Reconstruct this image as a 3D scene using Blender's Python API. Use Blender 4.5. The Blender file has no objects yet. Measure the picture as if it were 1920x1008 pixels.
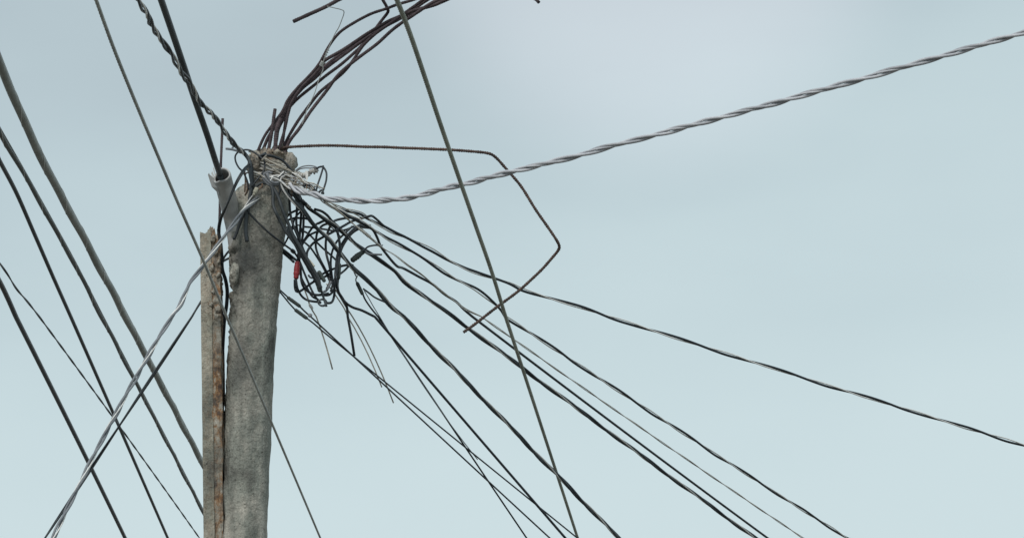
import bpy, math, random
from mathutils import Vector, Matrix, noise
R = math.radians
random.seed(7)
scene = bpy.context.scene
COL = scene.collection

# ------------------------------------------------------------------ camera
FPX = 5707.0                       # focal length in photograph pixels (1920 wide)
CAM = Vector((0.0, -13.0, 1.6))
PITCH = R(15.93)
cam_data = bpy.data.cameras.new('camera')
cam_data.sensor_width = 36.0
cam_data.lens = FPX / 1920.0 * 36.0
cam_data.clip_start = 0.1
cam_data.clip_end = 5000.0
cam = bpy.data.objects.new('camera', cam_data)
cam.location = CAM
cam.rotation_euler = (math.pi / 2 + PITCH, 0, 0)
COL.objects.link(cam)
scene.camera = cam

# ------------------------------------------------------------------ sky and sun (overcast)
SUN_EL, SUN_AZ = R(44), R(203)     # azimuth clockwise from +Y
world = bpy.data.worlds.new('World')
scene.world = world
world.use_nodes = True
wn, wl = world.node_tree.nodes, world.node_tree.links
wn.clear()
w_out = wn.new('ShaderNodeOutputWorld')
w_bg = wn.new('ShaderNodeBackground'); w_bg.inputs['Strength'].default_value = 0.1
w_sky = wn.new('ShaderNodeTexSky'); w_sky.sky_type = 'NISHITA'; w_sky.sun_disc = False
w_sky.sun_elevation = SUN_EL; w_sky.sun_rotation = SUN_AZ
w_sky.air_density = 1.0; w_sky.dust_density = 5.0; w_sky.ozone_density = 1.0
w_tc = wn.new('ShaderNodeTexCoord')
w_sep = wn.new('ShaderNodeSeparateXYZ')
w_n = wn.new('ShaderNodeTexNoise'); w_n.inputs['Scale'].default_value = 5.0; w_n.inputs['Detail'].default_value = 5.0
w_n.inputs['Roughness'].default_value = 0.45
w_map = wn.new('ShaderNodeMapping'); w_map.inputs['Scale'].default_value = (1, 1, 2.6)
w_ma = wn.new('ShaderNodeMath'); w_ma.operation = 'MULTIPLY_ADD'
w_ma.inputs[1].default_value = 0.20; w_ma.inputs[2].default_value = -0.10
w_add = wn.new('ShaderNodeMath'); w_add.operation = 'ADD'
w_ramp = wn.new('ShaderNodeValToRGB')
cr = w_ramp.color_ramp
cr.interpolation = 'B_SPLINE'
stops = [(0.0, (.655, .775, .80)), (0.18, (.635, .762, .79)), (0.26, (.575, .70, .733)), (0.315, (.515, .63, .672)),
         (0.37, (.468, .565, .608)), (0.55, (.43, .52, .565)), (1.0, (.42, .50, .55))]
cr.elements[0].position = stops[0][0]; cr.elements[0].color = stops[0][1] + (1,)
cr.elements[1].position = stops[-1][0]; cr.elements[1].color = stops[-1][1] + (1,)
for p, c in stops[1:-1]:
    e = cr.elements.new(p); e.color = c + (1,)
w_sc = wn.new('ShaderNodeVectorMath'); w_sc.operation = 'SCALE'; w_sc.inputs['Scale'].default_value = 10.0
w_mix = wn.new('ShaderNodeMix'); w_mix.data_type = 'RGBA'; w_mix.inputs['Factor'].default_value = 0.06
wl.new(w_tc.outputs['Generated'], w_sep.inputs[0]); wl.new(w_tc.outputs['Generated'], w_map.inputs['Vector'])
wl.new(w_map.outputs[0], w_n.inputs['Vector'])
wl.new(w_n.outputs['Fac'], w_ma.inputs[0]); wl.new(w_ma.outputs[0], w_add.inputs[0]); wl.new(w_sep.outputs['Z'], w_add.inputs[1])
w_x = wn.new('ShaderNodeMath'); w_x.operation = 'MULTIPLY_ADD'      # the cloud deck thins out towards the right
w_x.inputs[1].default_value = -0.19; wl.new(w_sep.outputs['X'], w_x.inputs[0]); wl.new(w_add.outputs[0], w_x.inputs[2])
w_o = wn.new('ShaderNodeMath'); w_o.operation = 'ADD'; w_o.inputs[1].default_value = -0.022
wl.new(w_x.outputs[0], w_o.inputs[0]); wl.new(w_o.outputs[0], w_ramp.inputs['Fac'])
w_dot = wn.new('ShaderNodeVectorMath'); w_dot.operation = 'DOT_PRODUCT'      # thinner, brighter cloud upper right
w_dot.inputs[1].default_value = Vector((0.045, 0.930, 0.3847)).normalized()
wl.new(w_tc.outputs['Generated'], w_dot.inputs[0])
w_mr = wn.new('ShaderNodeMapRange'); w_mr.interpolation_type = 'SMOOTHERSTEP'
w_mr.inputs['From Min'].default_value = math.cos(R(5.7)); w_mr.inputs['From Max'].default_value = 1.0
wl.new(w_dot.outputs['Value'], w_mr.inputs['Value'])
w_lift = wn.new('ShaderNodeVectorMath'); w_lift.operation = 'SCALE'; w_lift.inputs[0].default_value = (.14, .118, .125)
wl.new(w_mr.outputs[0], w_lift.inputs['Scale'])
w_sum = wn.new('ShaderNodeVectorMath'); w_sum.operation = 'ADD'
wl.new(w_ramp.outputs['Color'], w_sum.inputs[0]); wl.new(w_lift.outputs[0], w_sum.inputs[1])
wl.new(w_sum.outputs[0], w_sc.inputs[0])
wl.new(w_sc.outputs[0], w_mix.inputs['A']); wl.new(w_sky.outputs['Color'], w_mix.inputs['B'])
wl.new(w_mix.outputs['Result'], w_bg.inputs['Color'])
wl.new(w_bg.outputs[0], w_out.inputs[0])

sun_d = bpy.data.lights.new('sun', 'SUN')
sun_d.energy = 1.5; sun_d.angle = R(14); sun_d.color = (1.0, 0.96, 0.9)
sun = bpy.data.objects.new('sun', sun_d)
sdir = Vector((math.sin(SUN_AZ) * math.cos(SUN_EL), math.cos(SUN_AZ) * math.cos(SUN_EL), math.sin(SUN_EL)))
sun.rotation_euler = sdir.to_track_quat('Z', 'Y').to_euler()
sun.location = (-4, -4, 12)
COL.objects.link(sun)
vs = scene.view_settings
vs.view_transform = 'Standard'; vs.look = 'None'; vs.exposure = 0.0; vs.gamma = 1.0; vs.use_curve_mapping = False

# ------------------------------------------------------------------ materials
def mat_nodes(name):
    m = bpy.data.materials.new(name); m.use_nodes = True
    nt = m.node_tree
    return m, nt, nt.nodes, nt.links, nt.nodes['Principled BSDF']

def ramp(n, stops, interp='LINEAR'):
    r = n.new('ShaderNodeValToRGB'); c = r.color_ramp; c.interpolation = interp
    c.elements[0].position = stops[0][0]; c.elements[0].color = tuple(stops[0][1]) + (1,)
    c.elements[1].position = stops[-1][0]; c.elements[1].color = tuple(stops[-1][1]) + (1,)
    for p, col in stops[1:-1]:
        e = c.elements.new(p); e.color = tuple(col) + (1,)
    return r

def tex_noise(n, l, scale, detail=6, rough=0.6, mapping=None, vec=None):
    t = n.new('ShaderNodeTexNoise'); t.inputs['Scale'].default_value = scale
    t.inputs['Detail'].default_value = detail; t.inputs['Roughness'].default_value = rough
    if vec is None:
        tc = n.new('ShaderNodeTexCoord'); vec = tc.outputs['Object']
    if mapping:
        mp = n.new('ShaderNodeMapping'); mp.inputs['Scale'].default_value = mapping
        l.new(vec, mp.inputs['Vector']); vec = mp.outputs[0]
    l.new(vec, t.inputs['Vector'])
    return t

def mixc(n, l, fac, a, b, mode='MIX'):
    m = n.new('ShaderNodeMix'); m.data_type = 'RGBA'; m.blend_type = mode
    for sock, v in (('Factor', fac), ('A', a), ('B', b)):
        if hasattr(v, 'is_linked') or isinstance(v, bpy.types.NodeSocket):
            l.new(v, m.inputs[sock])
        else:
            m.inputs[sock].default_value = v if sock == 'Factor' else tuple(v) + (1,)
    return m.outputs['Result']

def simple(name, a, b, scale, rough, bump=0.0, bscale=200, metallic=0.0, spec=0.5, mapping=None):
    m, nt, n, l, p = mat_nodes(name)
    t = tex_noise(n, l, scale, 5, 0.65, mapping)
    r = ramp(n, [(0.35, a), (0.65, b)])
    t_long = tex_noise(n, l, 2.3, 4, .6)
    av = n.new('ShaderNodeMath'); av.operation = 'MULTIPLY_ADD'; av.inputs[1].default_value = .9; av.inputs[2].default_value = -.45
    l.new(t_long.outputs['Fac'], av.inputs[0])
    ad = n.new('ShaderNodeMath'); ad.operation = 'ADD'
    l.new(t.outputs['Fac'], ad.inputs[0]); l.new(av.outputs[0], ad.inputs[1])
    l.new(ad.outputs[0], r.inputs['Fac'])
    # each object a touch lighter or darker, as weathered cables are
    oi = n.new('ShaderNodeObjectInfo')
    mr = n.new('ShaderNodeMapRange'); mr.inputs['To Min'].default_value = 0.8; mr.inputs['To Max'].default_value = 1.25
    l.new(oi.outputs['Random'], mr.inputs['Value'])
    vm = n.new('ShaderNodeVectorMath'); vm.operation = 'SCALE'
    l.new(r.outputs['Color'], vm.inputs[0]); l.new(mr.outputs[0], vm.inputs['Scale'])
    l.new(vm.outputs[0], p.inputs['Base Color'])
    p.inputs['Roughness'].default_value = rough; p.inputs['Metallic'].default_value = metallic
    p.inputs['Specular IOR Level'].default_value = spec
    if bump:
        t2 = tex_noise(n, l, bscale, 4, 0.6)
        bm = n.new('ShaderNodeBump'); bm.inputs['Strength'].default_value = bump; bm.inputs['Distance'].default_value = 0.002
        l.new(t2.outputs['Fac'], bm.inputs['Height']); l.new(bm.outputs[0], p.inputs['Normal'])
    return m

M = {}
M['black'] = simple('black_insulation', (.011, .015, .020), (.027, .034, .041), 30, .45, .15, 150)
M['charcoal'] = simple('faded_black_insulation', (.034, .043, .05), (.066, .077, .084), 24, .55, .15, 150)
M['grey'] = simple('grey_insulation', (.17, .185, .205), (.25, .265, .285), 30, .5, .15, 150)
M['pale'] = simple('pale_grey_insulation', (.42, .432, .468), (.57, .578, .61), 26, .5, .2, 150)
M['bare'] = simple('weathered_aluminium', (.68, .67, .645), (.86, .85, .825), 60, .5, .3, 250, .0)
M['beige'] = simple('weathered_tie_wire', (.27, .25, .21), (.52, .48, .41), 60, .75, .4, 250)
M['steelwire'] = simple('galvanised_strand', (.30, .315, .305), (.46, .47, .445), 40, .6, .2, 250, .3)
M['greensteel'] = simple('mossy_galvanised_strand', (.25, .27, .23), (.40, .42, .36), 40, .65, .2, 250, .2)
M['bigcable'] = simple('grey_green_cable_jacket', (.23, .245, .228), (.31, .322, .302), 14, .55, .2, 120, 0, .4, (1, 1, 1))
M['midcable'] = simple('dark_grey_cable_jacket', (.10, .112, .112), (.16, .172, .17), 14, .55, .2, 120)
M['pvc'] = simple('weathered_pvc', (.38, .375, .365), (.56, .555, .545), 18, .55, .25, 60)
M['redtape'] = simple('red_tape', (.30, .02, .03), (.46, .05, .06), 90, .5, .6, 160)
M['rebar'] = simple('rusted_rebar', (.05, .036, .042), (.12, .088, .094), 45, .85, .6, 220)
M['rebar_ochre'] = simple('ochre_rusted_rebar', (.05, .035, .032), (.115, .075, .062), 45, .85, .6, 220)
M['sleeve'] = simple('dark_heatshrink', (.03, .045, .042), (.06, .075, .07), 50, .6, .4, 120)
M['porcelain'] = simple('dirty_porcelain', (.30, .29, .28), (.58, .57, .54), 60, .4, .3, 120)
M['tan'] = simple('tan_connector', (.42, .39, .30), (.58, .55, .45), 60, .6, .3, 120)
M['copper'] = simple('dull_copper', (.12, .075, .05), (.24, .15, .10), 60, .6, .3, 200, .4)

def concrete(name, rust=0.0, light=1.0, stain=None, warm=1.0, runs=.75):
    m, nt, n, l, p = mat_nodes(name)
    tc = n.new('ShaderNodeTexCoord'); v = tc.outputs['Object']
    big = tex_noise(n, l, 5.5, 8, 0.65, (1, 1, .55), v)
    r1 = ramp(n, [(.32, (.13 * light, .128 * light, .12 * light)), (.46, (.28 * light, .292 * light, .265 * light)),
                  (.57, (.42 * light, .405 * light, .365 * light)), (.72, (.54 * light, .52 * light, .47 * light))])
    l.new(big.outputs['Fac'], r1.inputs['Fac'])
    col = r1.outputs['Color']
    streak = tex_noise(n, l, 22, 6, .6, (1, 1, .09), v)                    # rain streaks
    r2 = ramp(n, [(.38, (.62, .62, .61)), (.62, (1.12, 1.11, 1.08))])
    l.new(streak.outputs['Fac'], r2.inputs['Fac'])
    col = mixc(n, l, runs, col, r2.outputs['Color'], 'MULTIPLY')
    sand = tex_noise(n, l, 130, 5, .7, None, v)
    r3 = ramp(n, [(.3, (.62, .61, .60)), (.68, (1.25, 1.24, 1.22))])
    l.new(sand.outputs['Fac'], r3.inputs['Fac'])
    col = mixc(n, l, .8, col, r3.outputs['Color'], 'MULTIPLY')
    if stain:                                                               # soot coloured algae patch with its own outline
        for (sx, sy, sz, rad, amt, tint) in stain:
            mp = n.new('ShaderNodeMapping'); mp.inputs['Location'].default_value = (-sx / rad[0], -sy / .4, -sz / rad[1])
            mp.inputs['Scale'].default_value = (1 / rad[0], 1 / .4, 1 / rad[1])
            l.new(v, mp.inputs['Vector'])
            ln = n.new('ShaderNodeVectorMath'); ln.operation = 'LENGTH'; l.new(mp.outputs[0], ln.inputs[0])
            wob = tex_noise(n, l, 13, 7, .7, None, v)
            ad = n.new('ShaderNodeMath'); ad.operation = 'MULTIPLY_ADD'; ad.inputs[1].default_value = 1.7
            l.new(wob.outputs['Fac'], ad.inputs[0]); l.new(ln.outputs['Value'], ad.inputs[2])
            rr = ramp(n, [(.55, (1, 1, 1)), (1.0, (0, 0, 0))])
            sc_ = n.new('ShaderNodeMath'); sc_.operation = 'MULTIPLY'; sc_.inputs[1].default_value = .5
            l.new(ad.outputs[0], sc_.inputs[0]); l.new(sc_.outputs[0], rr.inputs['Fac'])
            f = n.new('ShaderNodeMath'); f.operation = 'MULTIPLY'; f.inputs[1].default_value = amt
            l.new(rr.outputs['Color'], f.inputs[0])
            col = mixc(n, l, f.outputs[0], col, tint)
    grit = tex_noise(n, l, 60, 3, .8, None, v)
    rg = ramp(n, [(.36, (.55, .54, .53)), (.46, (1, 1, 1)), (.60, (1, 1, 1)), (.70, (1.35, 1.33, 1.3))])
    l.new(grit.outputs['Fac'], rg.inputs['Fac'])
    col = mixc(n, l, .55, col, rg.outputs['Color'], 'MULTIPLY')
    wv = tex_noise(n, l, 9, 4, .6, None, v)                                   # hairline cracks
    wm = n.new('ShaderNodeVectorMath'); wm.operation = 'MULTIPLY_ADD'; wm.inputs[1].default_value = (.12, .12, .12)
    l.new(wv.outputs['Color'], wm.inputs[0]); l.new(v, wm.inputs[2])
    cv = n.new('ShaderNodeTexVoronoi'); cv.feature = 'DISTANCE_TO_EDGE'; cv.inputs['Scale'].default_value = 6.5
    l.new(wm.outputs[0], cv.inputs['Vector'])
    rc = ramp(n, [(.005, (.55, .54, .53)), (.016, (1, 1, 1))]); l.new(cv.outputs['Distance'], rc.inputs['Fac'])
    ck = tex_noise(n, l, 3.1, 2, .5, None, v)
    rk = ramp(n, [(.56, (0, 0, 0)), (.64, (1, 1, 1))]); l.new(ck.outputs['Fac'], rk.inputs['Fac'])
    col = mixc(n, l, rk.outputs['Color'], col, mixc(n, l, 1.0, col, rc.outputs['Color'], 'MULTIPLY'))
    vor = n.new('ShaderNodeTexVoronoi'); vor.inputs['Scale'].default_value = 55
    l.new(v, vor.inputs['Vector'])
    pit = ramp(n, [(.10, (.25, .24, .23)), (.22, (1, 1, 1))])
    l.new(vor.outputs['Distance'], pit.inputs['Fac'])
    pm = tex_noise(n, l, 12, 3, .5, None, v)
    pr = ramp(n, [(.52, (0, 0, 0)), (.62, (1, 1, 1))]); l.new(pm.outputs['Fac'], pr.inputs['Fac'])
    col = mixc(n, l, pr.outputs['Color'], col, mixc(n, l, 1.0, col, pit.outputs['Color'], 'MULTIPLY'))
    if rust:
        t = tex_noise(n, l, 26, 8, .7, (1, 1, .6), v)
        rr = ramp(n, [(.34, (.06, .04, .033)), (.44, (.16, .105, .075)), (.50, (.36, .20, .10)), (.56, (.42, .37, .30)), (.68, (.62, .58, .51))])
        l.new(t.outputs['Fac'], rr.inputs['Fac'])
        t3 = tex_noise(n, l, 9, 4, .6, None, v)
        r4 = ramp(n, [(.40, (rust, rust, rust)), (.64, (.15, .15, .15))]); l.new(t3.outputs['Fac'], r4.inputs['Fac'])
        col = mixc(n, l, r4.outputs['Color'], col, rr.outputs['Color'])
    if warm != 1.0: col = mixc(n, l, 1.0, col, (1.02, 1.0, .95), 'MULTIPLY')
    l.new(col, p.inputs['Base Color'])
    p.inputs['Roughness'].default_value = .92; p.inputs['Specular IOR Level'].default_value = .25
    b1 = n.new('ShaderNodeBump'); b1.inputs['Strength'].default_value = .6; b1.inputs['Distance'].default_value = .006
    l.new(sand.outputs['Fac'], b1.inputs['Height'])
    b2 = n.new('ShaderNodeBump'); b2.inputs['Strength'].default_value = .7; b2.inputs['Distance'].default_value = .02
    mid = tex_noise(n, l, 32, 5, .6, None, v)
    l.new(mid.outputs['Fac'], b2.inputs['Height']); l.new(b1.outputs[0], b2.inputs['Normal'])
    l.new(b2.outputs[0], p.inputs['Normal'])
    return m

# ------------------------------------------------------------------ helpers
def ray(px, py):
    x = (px - 960.0) / FPX; y = (504.0 - py) / FPX
    c, s = math.cos(PITCH), math.sin(PITCH)
    return Vector((x, c - y * s, s + y * c))

def at(px, py, Y=0.0):
    """The point of the place seen at a photograph pixel, on the upright plane Y metres beyond the column's axis."""
    d = ray(px, py)
    return CAM + d * ((Y - CAM.y) / d.y)

def atz(px, py, Z):
    d = ray(px, py)
    return CAM + d * ((Z - CAM.z) / d.z)

def pxm(p):
    """Metres that one photograph pixel covers at point p."""
    return (p - CAM).length / FPX

def catmull(P, per=10):
    P = [Vector(p) for p in P]
    if len(P) < 3:
        return [P[0].lerp(P[1], i / per) for i in range(per + 1)]
    out = []
    Q = [P[0] * 2 - P[1]] + P + [P[-1] * 2 - P[-2]]
    for i in range(1, len(Q) - 2):
        p0, p1, p2, p3 = Q[i - 1], Q[i], Q[i + 1], Q[i + 2]
        t0 = 0; t1 = max((p1 - p0).length, 1e-5) ** .5; t2 = t1 + max((p2 - p1).length, 1e-5) ** .5
        t3 = t2 + max((p3 - p2).length, 1e-5) ** .5
        for k in range(per):
            t = t1 + (t2 - t1) * k / per
            a1 = p0 * ((t1 - t) / (t1 - t0)) + p1 * ((t - t0) / (t1 - t0))
            a2 = p1 * ((t2 - t) / (t2 - t1)) + p2 * ((t - t1) / (t2 - t1))
            a3 = p2 * ((t3 - t) / (t3 - t2)) + p3 * ((t - t2) / (t3 - t2))
            b1 = a1 * ((t2 - t) / (t2 - t0)) + a2 * ((t - t0) / (t2 - t0))
            b2 = a2 * ((t3 - t) / (t3 - t1)) + a3 * ((t - t1) / (t3 - t1))
            out.append(b1 * ((t2 - t) / (t2 - t1)) + b2 * ((t - t1) / (t2 - t1)))
    out.append(P[-1])
    return out

def resample(P, step):
    L = [0.0]
    for a, b in zip(P, P[1:]):
        L.append(L[-1] + (b - a).length)
    n = max(2, int(L[-1] / step) + 1)
    out, j = [], 0
    for i in range(n + 1):
        s = L[-1] * i / n
        while j < len(L) - 2 and L[j + 1] < s:
            j += 1
        d = L[j + 1] - L[j]
        out.append(P[j].lerp(P[j + 1], 0 if d < 1e-9 else (s - L[j]) / d))
    return out

def frames(P):
    T = []
    for i in range(len(P)):
        t = P[min(i + 1, len(P) - 1)] - P[max(i - 1, 0)]
        T.append(t.normalized() if t.length > 1e-9 else Vector((0, 0, 1)))
    n = T[0].orthogonal().normalized()
    ref = Vector((0, 0, 1)) if abs(T[0].z) < .9 else Vector((0, 1, 0))
    n = (ref - T[0] * ref.dot(T[0])).normalized()
    F = []
    for i, t in enumerate(T):
        n = n - t * n.dot(t)
        n = n.normalized() if n.length > 1e-6 else t.orthogonal().normalized()
        F.append((t, n, t.cross(n)))
    return F

def tube_data(P, rad, sides=8, lobes=0, depth=.15, pitch=.1, verts=None, faces=None):
    """A swept round (or, with lobes, a stranded rope-like) rod along P. rad is a number or one value per point."""
    verts = [] if verts is None else verts
    faces = [] if faces is None else faces
    F = frames(P); base = len(verts); s = 0.0
    for i, p in enumerate(P):
        if i: s += (P[i] - P[i - 1]).length
        r = rad[i] if isinstance(rad, (list, tuple)) else rad
        t, n, b = F[i]
        for k in range(sides):
            a = 2 * math.pi * k / sides
            rr = r
            if lobes:
                rr = r * (1 - depth + depth * abs(math.cos(lobes * .5 * (a))))
                a += 2 * math.pi * s / pitch
            verts.append(p + (n * math.cos(a) + b * math.sin(a)) * rr)
    for i in range(len(P) - 1):
        for k in range(sides):
            k2 = (k + 1) % sides
            faces.append((base + i * sides + k, base + i * sides + k2, base + (i + 1) * sides + k2, base + (i + 1) * sides + k))
    faces.append(tuple(base + k for k in reversed(range(sides))))
    faces.append(tuple(base + (len(P) - 1) * sides + k for k in range(sides)))
    return verts, faces

def mesh_obj(name, verts, faces, m, parent=None, smooth=True, origin=None):
    o0 = Vector(origin) if origin is not None else Vector(verts[0])
    me = bpy.data.meshes.new(name)
    me.from_pydata([tuple(Vector(v) - o0) for v in verts], [], faces)
    me.materials.append(m)
    if smooth:
        for p in me.polygons: p.use_smooth = len(p.vertices) <= 4
    me.update()
    ob = bpy.data.objects.new(name, me)
    COL.objects.link(ob)
    if parent is not None:
        w = Vector((0, 0, 0)); q = parent
        while q is not None:
            w += q.location; q = q.parent
        ob.parent = parent
        ob.location = o0 - w
    else:
        ob.location = o0
    return ob

def tag(o, label, cat, group=None):
    o['label'] = label; o['category'] = cat
    if group: o['group'] = group
    return o

def thing(name, loc, label, cat, group=None):
    o = bpy.data.objects.new(name, None); o.empty_display_size = .1
    o.location = loc; COL.objects.link(o)
    return tag(o, label, cat, group)

# ---- outline of the column, read off the photograph: (row, left edge, right edge)
SHAFT = [(356, 449, 541), (360, 442, 544), (368, 438, 544), (380, 434, 542), (400, 429, 539), (422, 426, 536), (440, 426.5, 534), (455, 427, 532),
         (474, 430, 530), (489, 431, 528.5), (512, 429, 527), (527, 431, 525.5), (550, 430, 523), (574, 429, 521), (596, 428, 519.5),
         (700, 422, 513), (850, 415, 507), (1008, 408, 501)]
NECK = [(289, 478, 540), (294, 472, 545), (302, 470, 546), (315, 469, 547), (330, 470, 548), (345, 469, 548), (365, 468, 546)]
def outline(rows, py):
    if py <= rows[0][0]: return rows[0][1:]
    for a, b in zip(rows, rows[1:]):
        if py <= b[0]:
            t = (py - a[0]) / (b[0] - a[0])
            return (a[1] + (b[1] - a[1]) * t, a[2] + (b[2] - a[2]) * t)
    return rows[-1][1:]
def column_front(px, py):
    """Y of the column's near surface at a pixel, or None beside it."""
    if py < 289: return None
    l_, r_ = outline(NECK if py < 357 else SHAFT, py)
    c, h = (l_ + r_) / 2, (r_ - l_) / 2
    u = (px - c) / h
    if abs(u) >= 1: return None
    return -math.sqrt(1 - u * u) * h * .0024

def trace(pts, Y, per=8, step=.008, front=True, rp=1.5, wob=0.0, seed=0):
    """pts: photograph pixels along a wire; Y: one depth, or depths spread evenly over the points."""
    if not isinstance(Y, (list, tuple)): Y = [Y, Y]
    n = len(pts); W = []
    for i, (x, y) in enumerate(pts):
        f = i / max(1, n - 1) * (len(Y) - 1)
        j = min(int(f), len(Y) - 2)
        yy = Y[j] + (Y[j + 1] - Y[j]) * (f - j)
        if wob:
            yy += wob * math.sin(seed * 1.7 + i * 1.3) * min(1, i / 2, (n - 1 - i) / 2 + .2)
        if front and yy < .03:
            cf = column_front(x, y)
            if cf is not None: yy = min(yy, cf - rp * .0024 - .004)
        W.append(at(x, y, yy))
    return resample(catmull(W, per), step)

def extend(P, before=0.0, after=0.0, sag_b=0.0, sag_a=0.0, look=.35, step=.05):
    """Run a traced cable on past the edge of the picture, in its own direction."""
    def run(Q, d, sag):
        acc, k = 0.0, len(Q) - 1
        while k > 0 and acc < look:
            acc += (Q[k] - Q[k - 1]).length; k -= 1
        u = (Q[-1] - Q[k]).normalized(); out = []
        n = max(2, int(d / step))
        for i in range(1, n + 1):
            s = d * i / n
            out.append(Q[-1] + u * s - Vector((0, 0, sag * (s / d) ** 2)))
        return out
    if after: P = P + run(P, after, sag_a)
    if before: P = list(reversed(run(list(reversed(P)), before, sag_b))) + P
    return P

def wire(name, label, cat, group, P, rp, m, sides=7):
    r = rp * .00355
    v, f = tube_data(P, r, sides)
    return tag(mesh_obj(name, v, f, M[m]), label, cat, group)

def twisted(name, label, cat, group, P, strands, pitch, parent=None, jitter=0.0, seed=0, scale=None):
    """strands: (part name, material, phase, offset px, radius px). pitch: number or function of arc length (m per turn)."""
    root = thing(name, P[0], label, cat, group) if parent is None else parent
    F = frames(P)
    for si, (pn, m, ph, off, rp) in enumerate(strands):
        Q, s, ang = [], 0.0, ph
        for i, p in enumerate(P):
            if i:
                ds = (P[i] - P[i - 1]).length; s += ds
                ang += 2 * math.pi * ds / (pitch(s) if callable(pitch) else pitch)
            t, n, b = F[i]
            o = off * .0024
            if jitter:
                o *= 1 + jitter * noise.noise(Vector((s * 5, si * 7.1, seed * 3.3)))
            Q.append(p + (n * math.cos(ang) + b * math.sin(ang)) * o)
        v, f = tube_data(Q, rp * .0028, 7)
        mesh_obj(pn, v, f, M[m], root)
    return root

def fbm(v, o=4):
    return noise.fractal(v, .9, 2.1, o)

# ------------------------------------------------------------------ the ground
gm = simple('dry_earth', (.09, .085, .075), (.16, .15, .13), 1.5, .95, .5, 20)
gv, gf = [], []
N = 24
for j in range(N + 1):
    for i in range(N + 1):
        u, v_ = i / N * 2 - 1, j / N * 2 - 1
        x, y = math.copysign(abs(u) ** 3, u) * 2000, math.copysign(abs(v_) ** 3, v_) * 2000
        gv.append((x, y, .03 * noise.noise(Vector((x * .3, y * .3, 0))) - .01))
for j in range(N):
    for i in range(N):
        a = j * (N + 1) + i
        gf.append((a, a + 1, a + N + 2, a + N + 1))
ground = mesh_obj('ground', gv, gf, gm, origin=(0, 0, 0)); ground['kind'] = 'structure'

# ------------------------------------------------------------------ the concrete column
base_l, base_r = at(408, 1008), at(501, 1008)
lean = (at(454.5, 1008) - at(474, 596)); lean = lean.x / lean.z
cx0 = (base_l.x + base_r.x) / 2 - lean * base_l.z
col_mat = concrete('column_concrete', 0, 1.12, stain=[
    (at(466, 505).x - cx0, -.1, at(466, 505).z, (.11, .15), .85, (.10, .102, .098)),
    (at(505, 470).x - cx0, -.1, at(505, 470).z, (.06, .16), .35, (.11, .11, .104)),
    (at(440, 585).x - cx0, -.1, at(440, 585).z, (.05, .10), .45, (.10, .10, .094)),
    (at(450, 690).x - cx0, -.1, at(450, 690).z, (.08, .16), .5, (.09, .09, .086))])
column = thing('concrete_column', (cx0, 0, 0), 'weathered round concrete column with broken top and bent rebar rising from it', 'column')

def loft(rows, n=56, amp=.004, amp2=.0, seed=0, top_amp=.0, step=.012, to_ground=False, left_rough=0.0):
    """Rings stacked along an outline; rows from the top down."""
    zs = []
    y = rows[0][0]
    while y < rows[-1][0]:
        zs.append(y); y += (step / .0024 if y < 620 else 14)
    zs.append(rows[-1][0])
    V, Fc = [], []
    rings = []
    for py in zs:
        l_, r_ = outline(rows, py)
        a, b = at(l_, py), at(r_, py)
        rings.append(((a.x + b.x) / 2, a.z, (b.x - a.x) / 2))
    if to_ground:
        c, z, r = rings[-1]
        for k in range(1, 9):
            t = k / 8
            rings.append((c - lean * -(-z * t) , z * (1 - t) - (.05 if k == 8 else 0), r * (1 + .08 * t)))
    for i, (c, z, r) in enumerate(rings):
        for k in range(n):
            a = 2 * math.pi * k / n
            ca, sa = math.cos(a), math.sin(a)
            p = Vector((c + r * ca, r * sa, z))
            d = amp * fbm(p * 9 + Vector((seed, 0, 0))) + amp2 * fbm(p * 34 + Vector((0, seed, 0)), 3)
            if left_rough:
                w = max(0.0, -ca - .45) / .55
                d += -left_rough * w * max(0, fbm(p * 26 + Vector((3, seed, 1)), 4) + .25)
            V.append(p + Vector((ca, sa, 0)) * d + Vector((0, 0, top_amp * fbm(p * 22 + Vector((seed, 9, 0))) if i < 3 else 0)))
    m = len(rings)
    for i in range(m - 1):
        for k in range(n):
            k2 = (k + 1) % n
            Fc.append((i * n + k, (i + 1) * n + k, (i + 1) * n + k2, i * n + k2))
    # broken top face: inner rings with heaps
    prev = 0
    c, z, r = rings[0]
    for q, s in enumerate((.75, .5, .25)):
        st = len(V)
        for k in range(n):
            a = 2 * math.pi * k / n
            p = Vector((c + r * s * math.cos(a), r * s * math.sin(a), z))
            V.append(p + Vector((0, 0, .004 + top_amp * 1.1 * fbm(p * 26 + Vector((seed, 2, 5))))))
        for k in range(n):
            k2 = (k + 1) % n
            Fc.append((prev + k, prev + k2, st + k2, st + k))
        prev = st
    Fc.append(tuple(prev + k for k in range(n)))
    return V, Fc

v, f = loft(SHAFT, 96, .005, .0028, 1.0, .012, .006, True, .026)
mesh_obj('shaft', v, f, col_mat, column, origin=(cx0, 0, 0))
v, f = loft(NECK, 72, .022, .017, 5.0, .055, .005)
crown_mat = concrete('crown_concrete', .45, .92)
mesh_obj('broken_crown', v, f, crown_mat, column, origin=(cx0, 0, 0))

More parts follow.
